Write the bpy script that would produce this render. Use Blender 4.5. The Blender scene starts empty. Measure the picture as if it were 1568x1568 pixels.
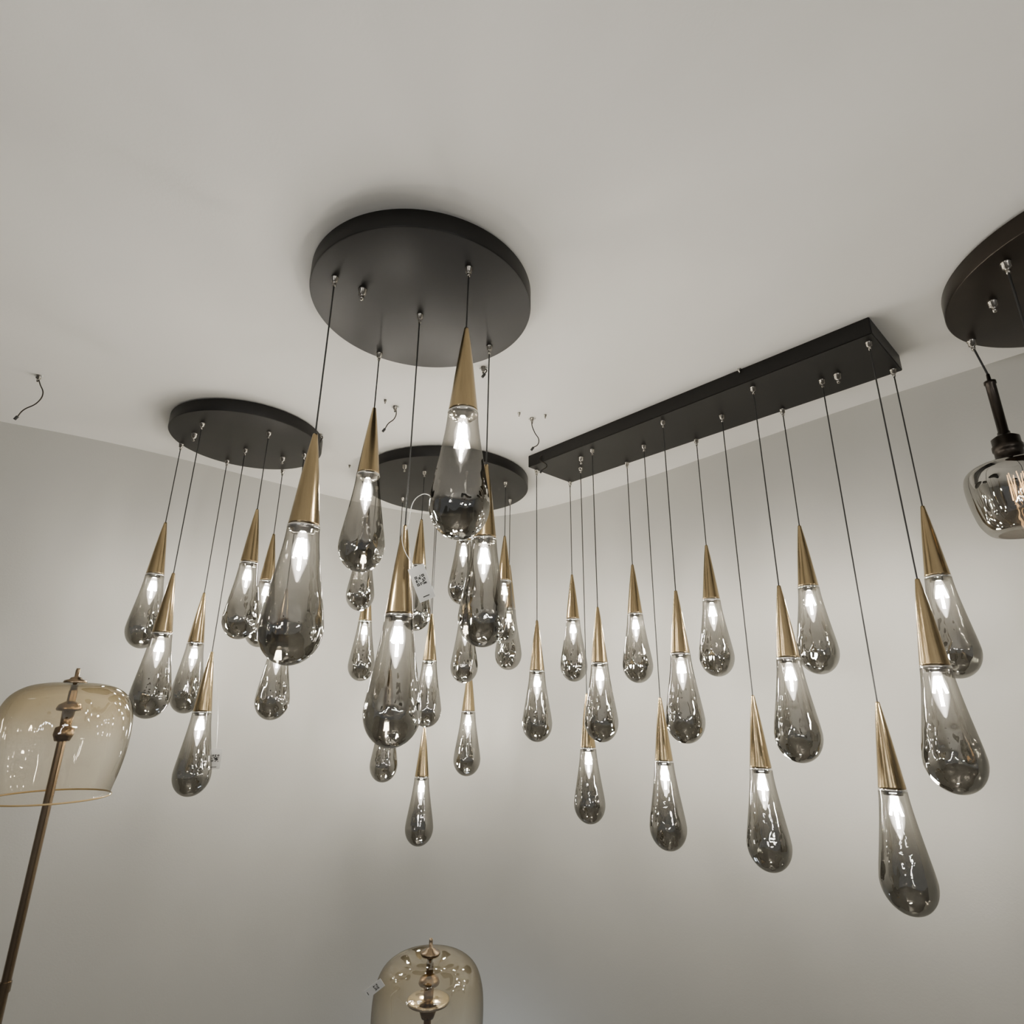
import bpy, bmesh, math, random
from mathutils import Vector, Matrix
random.seed(4)
ZC=2.653; ZB=2.60
scn=bpy.context.scene
# ---------------- materials ----------------
def new(name):
    m=bpy.data.materials.new(name); m.use_nodes=True
    nt=m.node_tree; nt.nodes.clear(); o=nt.nodes.new('ShaderNodeOutputMaterial')
    return m,nt,o
def pbr(name,col,rough=.5,metal=0.,noise=0.,nscale=8,bump=0.,bscale=200,stretch=None,spec=.5):
    m,nt,o=new(name); N=nt.nodes.new; L=nt.links.new
    b=N('ShaderNodeBsdfPrincipled'); L(b.outputs[0],o.inputs[0])
    b.inputs['Base Color'].default_value=(*col,1); b.inputs['Roughness'].default_value=rough; b.inputs['Metallic'].default_value=metal
    b.inputs['Specular IOR Level'].default_value=spec
    tc=N('ShaderNodeTexCoord')
    mp=N('ShaderNodeMapping'); L(tc.outputs['Object'],mp.inputs[0])
    if stretch: mp.inputs['Scale'].default_value=stretch
    if noise:
        n=N('ShaderNodeTexNoise'); n.inputs['Scale'].default_value=nscale; n.inputs['Detail'].default_value=4; L(mp.outputs[0],n.inputs['Vector'])
        r=N('ShaderNodeValToRGB'); L(n.outputs[0],r.inputs[0])
        r.color_ramp.elements[0].position=.3; r.color_ramp.elements[1].position=.7
        r.color_ramp.elements[0].color=(*[c*(1-noise) for c in col],1); r.color_ramp.elements[1].color=(*[min(1,c*(1+noise)) for c in col],1)
        L(r.outputs[0],b.inputs['Base Color'])
    if bump:
        n2=N('ShaderNodeTexNoise'); n2.inputs['Scale'].default_value=bscale; n2.inputs['Detail'].default_value=3; L(mp.outputs[0],n2.inputs['Vector'])
        bp=N('ShaderNodeBump'); bp.inputs['Strength'].default_value=bump; bp.inputs['Distance'].default_value=.002
        L(n2.outputs[0],bp.inputs['Height']); L(bp.outputs[0],b.inputs['Normal'])
    return m
M_wall=pbr('wall_paint',(.42,.415,.385),.75,noise=.025,nscale=1.5,bump=.15,bscale=160)
M_ceil=pbr('ceiling_paint',(.83,.815,.775),.8,noise=.02,nscale=1.2,bump=.12,bscale=140)
M_floor=pbr('floor_tile',(.14,.135,.125),.35,noise=.1,nscale=3)
M_black=pbr('black_metal',(.006,.0055,.005),.42,noise=.12,nscale=5,spec=.28)
M_bronze=pbr('dark_bronze_metal',(.03,.024,.019),.3,metal=.7,noise=.15,nscale=6)
M_gold=pbr('brushed_gold',(.35,.27,.155),.24,metal=1,noise=.15,nscale=10,stretch=(9,9,.3),bump=.3,bscale=7)
M_chrome=pbr('chrome',(.7,.68,.64),.12,metal=1)
M_grip=pbr('nickel_grip',(.30,.28,.25),.25,metal=1)
M_cable=pbr('black_cable',(.012,.012,.012),.5)
M_white=pbr('white_card',(.6,.6,.58),.6)
M_ink=pbr('black_ink',(.02,.02,.02),.6)
M_brass=pbr('antique_brass',(.24,.18,.12),.25,metal=1,noise=.1,nscale=10)
def glass(name,top,bot,z0,z1,mir_top,mir_bot,edge=.45,rough=.015,ripple=0.,rz=(-.3,-.4),fres=.45,rs=26,rmin=.12,stretch=(1,1,1)):
    m,nt,o=new(name); N=nt.nodes.new; L=nt.links.new
    tc=N('ShaderNodeTexCoord'); sp=N('ShaderNodeSeparateXYZ'); L(tc.outputs['Object'],sp.inputs[0])
    mr=N('ShaderNodeMapRange'); L(sp.outputs['Z'],mr.inputs['Value'])
    mr.inputs['From Min'].default_value=z0; mr.inputs['From Max'].default_value=z1
    mr.interpolation_type='SMOOTHSTEP'
    mx=N('ShaderNodeMix'); mx.data_type='RGBA'; L(mr.outputs[0],mx.inputs['Factor'])
    mx.inputs['A'].default_value=(*top,1); mx.inputs['B'].default_value=(*bot,1)
    lw=N('ShaderNodeLayerWeight'); lw.inputs['Blend'].default_value=.35
    dk=N('ShaderNodeMapRange'); L(lw.outputs['Facing'],dk.inputs['Value'])
    dk.inputs['From Min'].default_value=.2; dk.inputs['From Max'].default_value=.9; dk.inputs['To Min'].default_value=1; dk.inputs['To Max'].default_value=edge
    mu=N('ShaderNodeVectorMath'); mu.operation='SCALE'; L(mx.outputs['Result'],mu.inputs[0]); L(dk.outputs[0],mu.inputs['Scale'])
    tr=N('ShaderNodeBsdfTransparent'); L(mu.outputs[0],tr.inputs[0])
    gl=N('ShaderNodeBsdfGlossy'); gl.inputs['Roughness'].default_value=rough; gl.inputs['Color'].default_value=(.93,.92,.89,1)
    if ripple:
        mp=N('ShaderNodeMapping'); mp.inputs['Scale'].default_value=stretch; L(tc.outputs['Object'],mp.inputs[0])
        n=N('ShaderNodeTexNoise'); n.inputs['Scale'].default_value=rs; n.inputs['Detail'].default_value=1
        L(mp.outputs[0],n.inputs['Vector'])
        rr=N('ShaderNodeMapRange'); L(sp.outputs['Z'],rr.inputs['Value']); rr.inputs['From Min'].default_value=rz[0]; rr.inputs['From Max'].default_value=rz[1]
        rr.inputs['To Min'].default_value=rmin*ripple; rr.inputs['To Max'].default_value=ripple
        bp=N('ShaderNodeBump'); bp.inputs['Distance'].default_value=.02; L(rr.outputs[0],bp.inputs['Strength']); L(n.outputs[0],bp.inputs['Height'])
        L(bp.outputs[0],gl.inputs['Normal'])
    base=N('ShaderNodeMapRange'); L(mr.outputs[0],base.inputs['Value']); base.inputs['To Min'].default_value=mir_top; base.inputs['To Max'].default_value=mir_bot
    pw=N('ShaderNodeMath'); pw.operation='POWER'; L(lw.outputs['Facing'],pw.inputs[0]); pw.inputs[1].default_value=2.5
    sc=N('ShaderNodeMath'); sc.operation='MULTIPLY_ADD'; L(pw.outputs[0],sc.inputs[0]); sc.inputs[1].default_value=fres; L(base.outputs[0],sc.inputs[2])
    ms=N('ShaderNodeMixShader'); L(sc.outputs[0],ms.inputs[0]); L(tr.outputs[0],ms.inputs[1]); L(gl.outputs[0],ms.inputs[2])
    L(ms.outputs[0],o.inputs[0]); return m
M_smoke=glass('smoked_glass',(.75,.735,.705),(.27,.26,.235),-.24,-.42,.08,.24,edge=.22,ripple=.36,rz=(-.29,-.38),fres=.36,rs=27,rmin=.2,stretch=(1.3,1.3,.8))
M_amber=glass('amber_glass',(.86,.77,.60),(.985,.95,.88),-.02,-.17,.10,.04,edge=.42,ripple=.4,rz=(0,-.02),fres=.35,rs=16,stretch=(1,1,.5))
M_grey=glass('mirrored_smoked_glass',(.15,.14,.13),(.40,.37,.34),-.27,-.42,.45,.2,edge=.35,ripple=.07,rz=(-.2,-.25))
M_clear=glass('clear_glass',(.95,.95,.95),(.95,.95,.95),0,-1,.06,.06,edge=.7)
def emis(name,col,s):
    m,nt,o=new(name); e=nt.nodes.new('ShaderNodeEmission'); e.inputs[0].default_value=(*col,1); e.inputs[1].default_value=s
    nt.links.new(e.outputs[0],o.inputs[0]); return m
M_bulb=emis('led_filament',(1,.955,.885),430)
M_fil=emis('filament',(1,.62,.28),14)
M_globe=emis('lit_globe',(1,.97,.92),88)  # emitter of the added fill clusters behind the viewer
M_env,nt,o=new('candle_bulb_envelope'); N=nt.nodes.new; L=nt.links.new  # clear envelope given center-weighted emission, imitating bloom around the filaments
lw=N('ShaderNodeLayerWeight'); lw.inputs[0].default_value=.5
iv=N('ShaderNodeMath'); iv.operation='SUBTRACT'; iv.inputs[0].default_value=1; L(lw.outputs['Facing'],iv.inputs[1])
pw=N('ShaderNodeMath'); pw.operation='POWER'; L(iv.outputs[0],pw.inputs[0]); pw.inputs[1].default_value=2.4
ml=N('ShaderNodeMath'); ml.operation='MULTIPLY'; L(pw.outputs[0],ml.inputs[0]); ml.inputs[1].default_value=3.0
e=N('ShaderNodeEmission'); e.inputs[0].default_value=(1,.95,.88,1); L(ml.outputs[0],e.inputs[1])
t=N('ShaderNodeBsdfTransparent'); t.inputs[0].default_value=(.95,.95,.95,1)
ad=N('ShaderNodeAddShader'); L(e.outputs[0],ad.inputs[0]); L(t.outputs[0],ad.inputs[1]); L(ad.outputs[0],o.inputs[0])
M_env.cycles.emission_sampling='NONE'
# ---------------- mesh helpers ----------------
def mesh(name,verts,faces,mat,smooth=True):
    me=bpy.data.meshes.new(name); me.from_pydata(verts,[],faces); me.update()
    for p in me.polygons: p.use_smooth=smooth
    for mm in (mat if isinstance(mat,(list,tuple)) else [mat]): me.materials.append(mm)
    return me
def lathe_data(prof,segs=40):
    v=[];f=[];rings=[]
    for r,z in prof:
        if r<1e-6: rings.append([len(v)]); v.append((0,0,z))
        else:
            rings.append(list(range(len(v),len(v)+segs)))
            for i in range(segs):
                a=2*math.pi*i/segs; v.append((r*math.cos(a),r*math.sin(a),z))
    for A,B in zip(rings,rings[1:]):
        for i in range(segs):
            j=(i+1)%segs
            if len(A)==1 and len(B)==1: continue
            if len(A)==1: f.append((A[0],B[j],B[i]))
            elif len(B)==1: f.append((A[i],A[j],B[0]))
            else: f.append((A[i],A[j],B[j],B[i]))
    return v,[tuple(reversed(q)) for q in f]
def smoothprof(pts,n=6):
    out=[]
    P=[pts[0]]+list(pts)+[pts[-1]]
    for i in range(1,len(P)-2):
        p0,p1,p2,p3=P[i-1:i+3]
        for k in range(n):
            t=k/n
            q=[.5*((2*p1[d])+(-p0[d]+p2[d])*t+(2*p0[d]-5*p1[d]+4*p2[d]-p3[d])*t*t+(-p0[d]+3*p1[d]-3*p2[d]+p3[d])*t**3) for d in (0,1)]
            out.append((max(0,q[0]),q[1]))
    out.append(pts[-1]); return out
def lathe(name,prof,mat,segs=40,smooth=True): return mesh(name,*lathe_data(prof,segs),mat,smooth)
def add(name,me,parent=None,loc=(0,0,0),scale=1,rot=(0,0,0)):
    o=bpy.data.objects.new(name,me); scn.collection.objects.link(o)
    if parent: o.parent=parent
    base=parent.location if parent else Vector((0,0,0))
    o.location=Vector(loc)-base; o.scale=(scale,)*3; o.rotation_euler=rot; return o
def empty(name,loc):
    e=bpy.data.objects.new(name,None); e.empty_display_size=.05; scn.collection.objects.link(e); e.location=loc; return e
def tube(name,pts,r,mat,parent=None,smooth=False):
    base=parent.location if parent else Vector((0,0,0))
    cu=bpy.data.curves.new(name,'CURVE'); cu.dimensions='3D'; cu.bevel_depth=r; cu.bevel_resolution=3; cu.use_fill_caps=True
    s=cu.splines.new('BEZIER' if smooth else 'POLY')
    if smooth:
        s.bezier_points.add(len(pts)-1)
        for b,p in zip(s.bezier_points,pts): b.co=p; b.handle_left_type=b.handle_right_type='AUTO'
    else:
        s.points.add(len(pts)-1)
        for b,p in zip(s.points,pts): b.co=(*p,1)
    cu.materials.append(mat); o=bpy.data.objects.new(name,cu); scn.collection.objects.link(o)
    if parent: o.parent=parent; o.location=-base
    return o
# ---------------- pendant parts (origin = tip, length .472) ----------------
CONE=lathe('cone',[(0,.001),(.0045,.001),(.0055,-.002),(.0062,-.008),(.011,-.04),(.0175,-.09),(.0245,-.15),(.0300,-.197),(.0305,-.200),(.029,-.2005),(0,-.2005)],M_gold,40)
COLLAR=lathe('collar',[(.0285,-.2005),(.0315,-.202),(.0318,-.2065),(.0300,-.209),(.0225,-.210),(.022,-.216),(0,-.216)],M_chrome,40)
gp=[(.0312,-.206),(.0325,-.225),(.0362,-.255),(.0425,-.295),(.0500,-.338),(.0565,-.375),(.0598,-.400)]
gp=smoothprof(gp,4)
for k in range(1,13):
    a=k/12*math.pi/2; gp.append((.0598*math.cos(a) if k<12 else 0,-.403-.069*math.sin(a)))
GLASS=lathe('shade',gp,M_smoke,48)
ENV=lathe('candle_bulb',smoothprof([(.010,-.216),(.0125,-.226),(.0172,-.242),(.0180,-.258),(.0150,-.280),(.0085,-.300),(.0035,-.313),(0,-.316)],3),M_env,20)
v=[];f=[]
def rod(p,q,r):
    p=Vector(p);q=Vector(q);d=(q-p).normalized();a=d.orthogonal().normalized();b=d.cross(a);n=len(v)
    for c in (p,q):
        for k in range(5):
            t=2*math.pi*k/5; v.append(tuple(c+r*(a*math.cos(t)+b*math.sin(t))))
    for k in range(5): f.append((n+k,n+(k+1)%5,n+5+(k+1)%5,n+5+k))
    f.append(tuple(n+k for k in range(5))[::-1]); f.append(tuple(n+5+k for k in range(5)))
for k in range(4):
    a=k*math.pi/2+.4; rod((.006*math.cos(a),.006*math.sin(a),-.228),(.0125*math.cos(a+.5),.0125*math.sin(a+.5),-.262),.0030)
rod((0,0,-.230),(0,0,-.290),.0036)
FILM=mesh('filaments',v,f,M_bulb)
GRIP=lathe('cable_grip',[(0,-.026),(.003,-.026),(.0042,-.020),(.0042,-.014),(.0075,-.013),(.0075,-.004),(.009,-.003),(.009,0)],M_grip,16)
def pendant(par,i,X,Y,zt,L):
    s=L/.472
    add(f'cone_{i}',CONE,par,(X,Y,zt),s); add(f'collar_{i}',COLLAR,par,(X,Y,zt),s)
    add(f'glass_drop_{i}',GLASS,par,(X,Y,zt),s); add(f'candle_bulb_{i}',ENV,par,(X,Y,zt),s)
    add(f'led_filaments_{i}',FILM,par,(X,Y,zt),s)
    add(f'cable_grip_{i}',GRIP,par,(X,Y,ZB),1.0)
    tube(f'cable_{i}',[(X,Y,ZB-.02),(X,Y,zt)],.0019,M_cable,par)
def canopy(name,cx,cy,r,mat=M_black):
    e=empty(name,(cx,cy,ZC)); h=ZB-ZC
    me=lathe('canopy',[(r-.012,0.0),(r-.012,-.006),(r,-.007),(r,h+.003),(r-.0015,h+.0008),(r-.004,h),(0,h)],mat,128)
    o=add('canopy',me,e,(cx,cy,ZC)); md=o.modifiers.new('es','EDGE_SPLIT'); md.split_angle=math.radians(35)
    return e
A=canopy('round_pendant_chandelier',-.235,1.262,.277)
B=canopy('round_pendant_chandelier.001',-1.045,2.105,.277)
C=canopy('round_pendant_chandelier.002',-.315,2.60,.39)
a=Vector((.08,2.315)); b=Vector((.255,2.51)); c=Vector((1.16,1.525)); d=Vector((.972,1.34))
cen=(a+b+c+d)/4; Ln=empty('linear_pendant_chandelier',(cen.x,cen.y,ZC))
ux=((d-a)+(c-b)).normalized(); HL=((d-a).length+(c-b).length)/4; HW=.136; ang=math.atan2(ux.y,ux.x)
bm=bmesh.new(); bmesh.ops.create_cube(bm,size=1)
for q in bm.verts: q.co=Vector((q.co.x*2*HL,q.co.y*2*HW,(q.co.z-.5)*(ZC-ZB)))
bmesh.ops.bevel(bm,geom=bm.edges[:],offset=.002,segments=2,affect='EDGES')
me=bpy.data.meshes.new('canopy'); bm.to_mesh(me); bm.free(); me.materials.append(M_black)
add('canopy',me,Ln,(cen.x,cen.y,ZC),1,(0,0,ang))
PD={'A':"-427,1146,2190,484 -106,1108,2435,486 -389,1463,2422,467 -245,1283,2027,476 -69,1421,2237,470",
'B':"-1315,2118,2274,467 -1137,1930,2041,462 -1208,2281,2035,449 -1080,2162,1801,476 -921,2001,2293,461 -1012,2386,2307,470 -855,2202,2039,470",
'L':"105,2352,1951,454 264,2491,2168,447 292,2316,1673,445 316,2124,1972,459 479,2253,2161,449 512,2081,1660,463 534,1873,1990,462 699,2022,2183,454 727,1823,1668,464 759,1631,1964,464 917,1775,2186,457 953,1583,1653,477 980,1382,1936,473 1133,1519,2169,458",
'C':"-10,2747,2266,490 -196,2912,1806,495 -389,2832,1525,484 -335,2485,1991,453 -640,2581,2161,445 -635,2437,2454,460 -544,2736,1773,470 -202,2377,2485,469 -199,2593,2183,470 -387,2382,2378,470 -31,2500,2341,470"}
PAR={'A':A,'B':B,'C':C,'L':Ln}
for k,s in PD.items():
    for i,q in enumerate(s.split()):
        X,Y,z,l=[int(n)/1000 for n in q.split(',')]; pendant(PAR[k],i+1,X,Y,z,l)
for g,X,Y in ((A,-.371,1.187),(B,-1.212,2.02),(B,-.957,2.239),(C,-.461,2.309),(Ln,.982,1.548),(Ln,.281,2.204)):
    add('mount_screw',GRIP,g,(X,Y,ZB),1.2)
# ---------------- right smoked jar chandelier ----------------
D=canopy('smoked_glass_pendant_chandelier',1.37,1.09,.315,M_bronze)
STEM=lathe('stem',[(0,0),(.004,0),(.005,-.02),(.0135,-.022),(.0135,-.03),(.0115,-.032),(.0115,-.170),(.0135,-.172),(.0135,-.178),(.020,-.182),(.030,-.189),(.030,-.207),(.0325,-.210),(.0325,-.222),(.030,-.224),(.030,-.246),(.038,-.249),(.038,-.255),(0,-.255)],M_bronze,32)
JAR=lathe('jar',smoothprof([(.034,-.250),(.055,-.256),(.085,-.265),(.102,-.280),(.108,-.304),(.107,-.34),(.101,-.38),(.093,-.412),(.078,-.436),(.062,-.442)],5),M_grey,56)
GB=lathe('globe_bulb',smoothprof([(.013,-.255),(.016,-.28),(.03,-.32),(.033,-.345),(.025,-.372),(0,-.38)],4),M_clear,24)
for i,(X,Y,zt) in enumerate([(1.255,1.370,2.495),(1.107,1.072,1.95)]):
    XT=X+.020*(i==0)
    add(f'stem_{i}',STEM,D,(XT,Y,zt)); add(f'glass_jar_{i}',JAR,D,(XT,Y,zt)); add(f'globe_bulb_{i}',GB,D,(XT,Y,zt))
    add(f'cable_grip_{i}',GRIP,D,(X,Y,ZB),1.2); tube(f'cable_{i}',[(X,Y,ZB-.02),(XT,Y,zt)],.0025,M_cable,D)
    for k in range(6):
        aa=k*math.pi/3; q=[(XT+.016*math.cos(aa+t*.35),Y+.016*math.sin(aa+t*.35),zt-.285-.07*(t%2)) for t in range(2)]
        tube(f'filament_{i}_{k}',q,.0012,M_fil,D)
add('mount_screw',GRIP,D,(1.183,1.206,ZB),1.2)
# ---------------- floor lamps ----------------
SH=lathe('dome_shade',smoothprof([(.018,0),(.055,-.002),(.095,-.012),(.125,-.036),(.140,-.075),(.144,-.12),(.142,-.17),(.135,-.215),(.127,-.250),(.125,-.262),(.128,-.266)],5),M_amber,64)
RIM=lathe('shade_rim',[(.1275,-.2645),(.1288,-.2655),(.1288,-.2675),(.1275,-.2685),(.1262,-.2675),(.1262,-.2655),(.1275,-.2645)],pbr('amber_rim',(.42,.30,.14),.15),64)
FIN=lathe('finial',[(0,.035),(.004,.035),(.005,.030),(.005,.014),(.012,.012),(.014,.008),(.024,.005),(.026,.001),(.024,-.003),(.008,-.006),(.008,-.045),(.012,-.047),(.024,-.054),(.028,-.064),(.026,-.068),(.014,-.07),(.012,-.105),(.020,-.108),(.022,-.125),(.016,-.14),(0,-.142)],M_brass,40)
RING=lathe('socket_plate',[(0,-.098),(.050,-.098),(.055,-.100),(.055,-.106),(.050,-.108),(0,-.108)],M_chrome,40)
BASE=lathe('base',[(0,.03),(.012,.03),(.016,.024),(.13,.02),(.15,.014),(.152,0),(0,0)],M_brass,64)
for nm,X,Y,zt in (('floor_lamp',-1.115,1.557,1.679),('floor_lamp.001',-.204,1.834,1.003)):
    e=empty(nm,(X,Y,0))
    add('glass_shade',SH,e,(X,Y,zt)); add('shade_rim',RIM,e,(X,Y,zt)); add('finial',FIN,e,(X,Y,zt)); add('weighted_base',BASE,e,(X,Y,0))
    if nm!='floor_lamp': add('socket_plate',RING,e,(X,Y,zt))
    tube('pole',[(X,Y,.02),(X,Y,zt-.02)],.0095,M_brass,e)
    tube('pole_joint',[(X,Y,zt-.66),(X,Y,zt-.64)],.0115,M_brass,e)
G2=e
# ---------------- tags ----------------
def tag(name,w,h):
    v=[];f=[];mi=[]
    def box(x0,x1,y0,y1,z0,z1,m):
        n=len(v); v.extend([(x,y,z) for x in(x0,x1) for y in(y0,y1) for z in(z0,z1)])
        for q in [(0,1,3,2),(4,6,7,5),(0,4,5,1),(2,3,7,6),(0,2,6,4),(1,5,7,3)]: f.append(tuple(n+i for i in q)); mi.append(m)
    box(-w/2,w/2,-.0005,.0005,-h,0,0)
    u=w*.6/11
    for i in range(11):
        for j in range(11):
            ci=min(i,10-i); cj=min(j,10-j)
            corner=(i<4 or i>6) and (j<4 or j>6) and not(i>6 and j<4)
            if corner: on=(ci in(0,2) and cj<=2) or (cj in(0,2) and ci<=2)
            else: on=random.random()<.5
            if on:
                x=-5.5*u+i*u; z=-h*.27-11*u+j*u; box(x,x+u,-.0009,-.0005,z,z+u,1)
    box(-w*.2,w*.2,-.0009,-.0005,-h*.9,-h*.87,1)
    me=mesh(name,v,f,[M_white,M_ink],False)
    for p,m in zip(me.polygons,mi): p.material_index=m
    return me
add('price_tag',tag('price_tag',.036,.076),A,(-.205,1.22,1.918),1,(.15,-.38,-.15))
tube('tag_string',[(-.241,1.235,2.015),(-.236,1.225,1.965),(-.205,1.221,1.912)],.0007,M_white,A,True)
tube('string_loop',[(-.236,1.250,2.007),(-.203,1.226,2.083),(-.175,1.229,2.073),(-.166,1.245,2.024)],.0009,M_white,A,True)
add('price_tag',tag('price_tag',.038,.065),B,(-1.022,2.19,1.473),1,(0,0,.3))
tube('tag_string',[(-1.046,2.114,1.771),(-1.028,2.163,1.618),(-1.022,2.19,1.471)],.0008,M_white,B,True)
add('price_tag',tag('price_tag',.02,.05),G2,(-.305,1.715,.985),1,(.3,.9,.2))
# ---------------- ceiling hooks with loose wires ----------------
def wire(X,Y,pts):
    e=empty('ceiling_wire',(X,Y,ZC)); add('ceiling_anchor',GRIP,e,(X,Y,ZC),.9)
    tube('bracket',[(X-.012,Y+.004,ZC-.004),(X+.014,Y-.002,ZC-.004)],.003,M_white,e)
    w=[(X,Y,ZC-.01)]+[(X+a,Y+b,ZC+c) for a,b,c in pts]
    tube('loose_wire',w,.0019,M_bronze,e,True)
    tube('wire_end',[w[-1],(w[-1][0]-.008,w[-1][1],w[-1][2]-.012)],.0045,M_cable,e)
wire(-1.57,1.698,[(.01,0,-.03),(.03,0,-.07),(.02,.0,-.10),(-.02,0,-.13),(-.03,0,-.15)])
wire(-.426,1.883,[(.005,0,-.02),(.0,0,-.05),(-.02,0,-.07),(-.03,0,-.09)])
wire(.071,1.963,[(0,0,-.03),(.01,0,-.06),(.025,0,-.09),(.02,0,-.11),(.005,0,-.12)])
wire(-.773,2.126,[(.01,0,-.01),(.005,0,-.03)])
wire(.144,2.26,[(-.03,.0,-.04),(-.0,0,-.07),(-.02,0,-.09)])
wire(-.096,1.616,[(.01,0,-.01),(.005,0,-.025)])
for X,Y in ((.022,1.922),(.119,1.935),(-.452,1.835),(.714,1.61),(-.739,2.446)): add('ceiling_screw',GRIP,None,(X,Y,ZC),.6)
# ---------------- unseen globe clusters added behind the viewer for ceiling light and glass sparkle ----------------
gm=bmesh.new(); bmesh.ops.create_icosphere(gm,subdivisions=2,radius=.026)
GL=bpy.data.meshes.new('globe'); gm.to_mesh(GL); gm.free(); GL.materials.append(M_globe)
for p in GL.polygons: p.use_smooth=True
for cx,cy in ((-1.0,-.9),(.9,-1.0)):
    e=canopy('globe_chandelier',cx,cy,.25,M_bronze)
    for k in range(16):
        a=k*2.4; r=.05+.42*math.sqrt(k/16); z=1.95-.3*((k*7)%5)/5
        X=cx+r*math.cos(a);Y=cy+r*math.sin(a)
        add(f'globe_{k}',GL,e,(X,Y,z)); tube(f'rod_{k}',[(cx+.5*r*math.cos(a),cy+.5*r*math.sin(a),ZB),(X,Y,z+.02)],.003,M_brass,e)
# ---------------- room ----------------
wp=[(-4.6,.35),(-3.2,1.28),(-2.4,1.80),(-1.99,2.04),(-1.70,2.22),(-1.43,2.44),(-1.22,2.64),(-.97,2.86),(-.78,3.01),(-.53,3.155),(-.24,3.22),(.02,3.15),(.30,2.93),(.61,2.59),(.87,2.27),(1.20,1.86),(1.53,1.5),(2.3,.66),(3.4,-.55),(4.4,-1.6)]
wp=smoothprof([(p[0]+10,p[1]+10) for p in wp],6); wp=[(p[0]-10,p[1]-10) for p in wp]
v=[];f=[]
for x,y in wp: v+= [(x,y,0),(x,y,ZC)]
for i in range(len(wp)-1): f.append((2*i,2*i+1,2*i+3,2*i+2))
add('wall_back',mesh('wall',v,f,M_wall))
def slab(name,z,mat,dz):
    v=[(x,y,z) for x,y in((-4.7,-3.5),(4.7,-3.5),(4.7,3.6),(-4.7,3.6))]+[(x,y,z+dz) for x,y in((-4.7,-3.5),(4.7,-3.5),(4.7,3.6),(-4.7,3.6))]
    add(name,mesh(name,v,[(0,1,2,3),(4,7,6,5),(0,4,5,1),(1,5,6,2),(2,6,7,3),(3,7,4,0)],mat,False))
slab('ceiling',ZC,M_ceil,.1); slab('floor',0,M_floor,-.1)
# ---------------- light ----------------
w=bpy.data.worlds.new('World'); scn.world=w; w.use_nodes=True
w.node_tree.nodes['Background'].inputs[0].default_value=(.95,.97,1,1); w.node_tree.nodes['Background'].inputs[1].default_value=.2
la=bpy.data.lights.new('low_cool_spot','POINT'); la.energy=2; la.color=(.75,.85,1); la.shadow_soft_size=.08
lo=bpy.data.objects.new('low_cool_spot',la); scn.collection.objects.link(lo); lo.location=(-.15,2.85,.12)
# ---------------- camera ----------------
cam=bpy.data.cameras.new('camera'); cam.sensor_width=36; cam.lens=36*890/1568; cam.clip_start=.01
co=bpy.data.objects.new('camera',cam); scn.collection.objects.link(co)
Rm=Matrix.Rotation(math.radians(107.85),3,'X') @ Matrix.Rotation(math.radians(.645),3,'Z')
co.matrix_world=Matrix.Translation((0,0,1.65))@Rm.to_4x4(); scn.camera=co
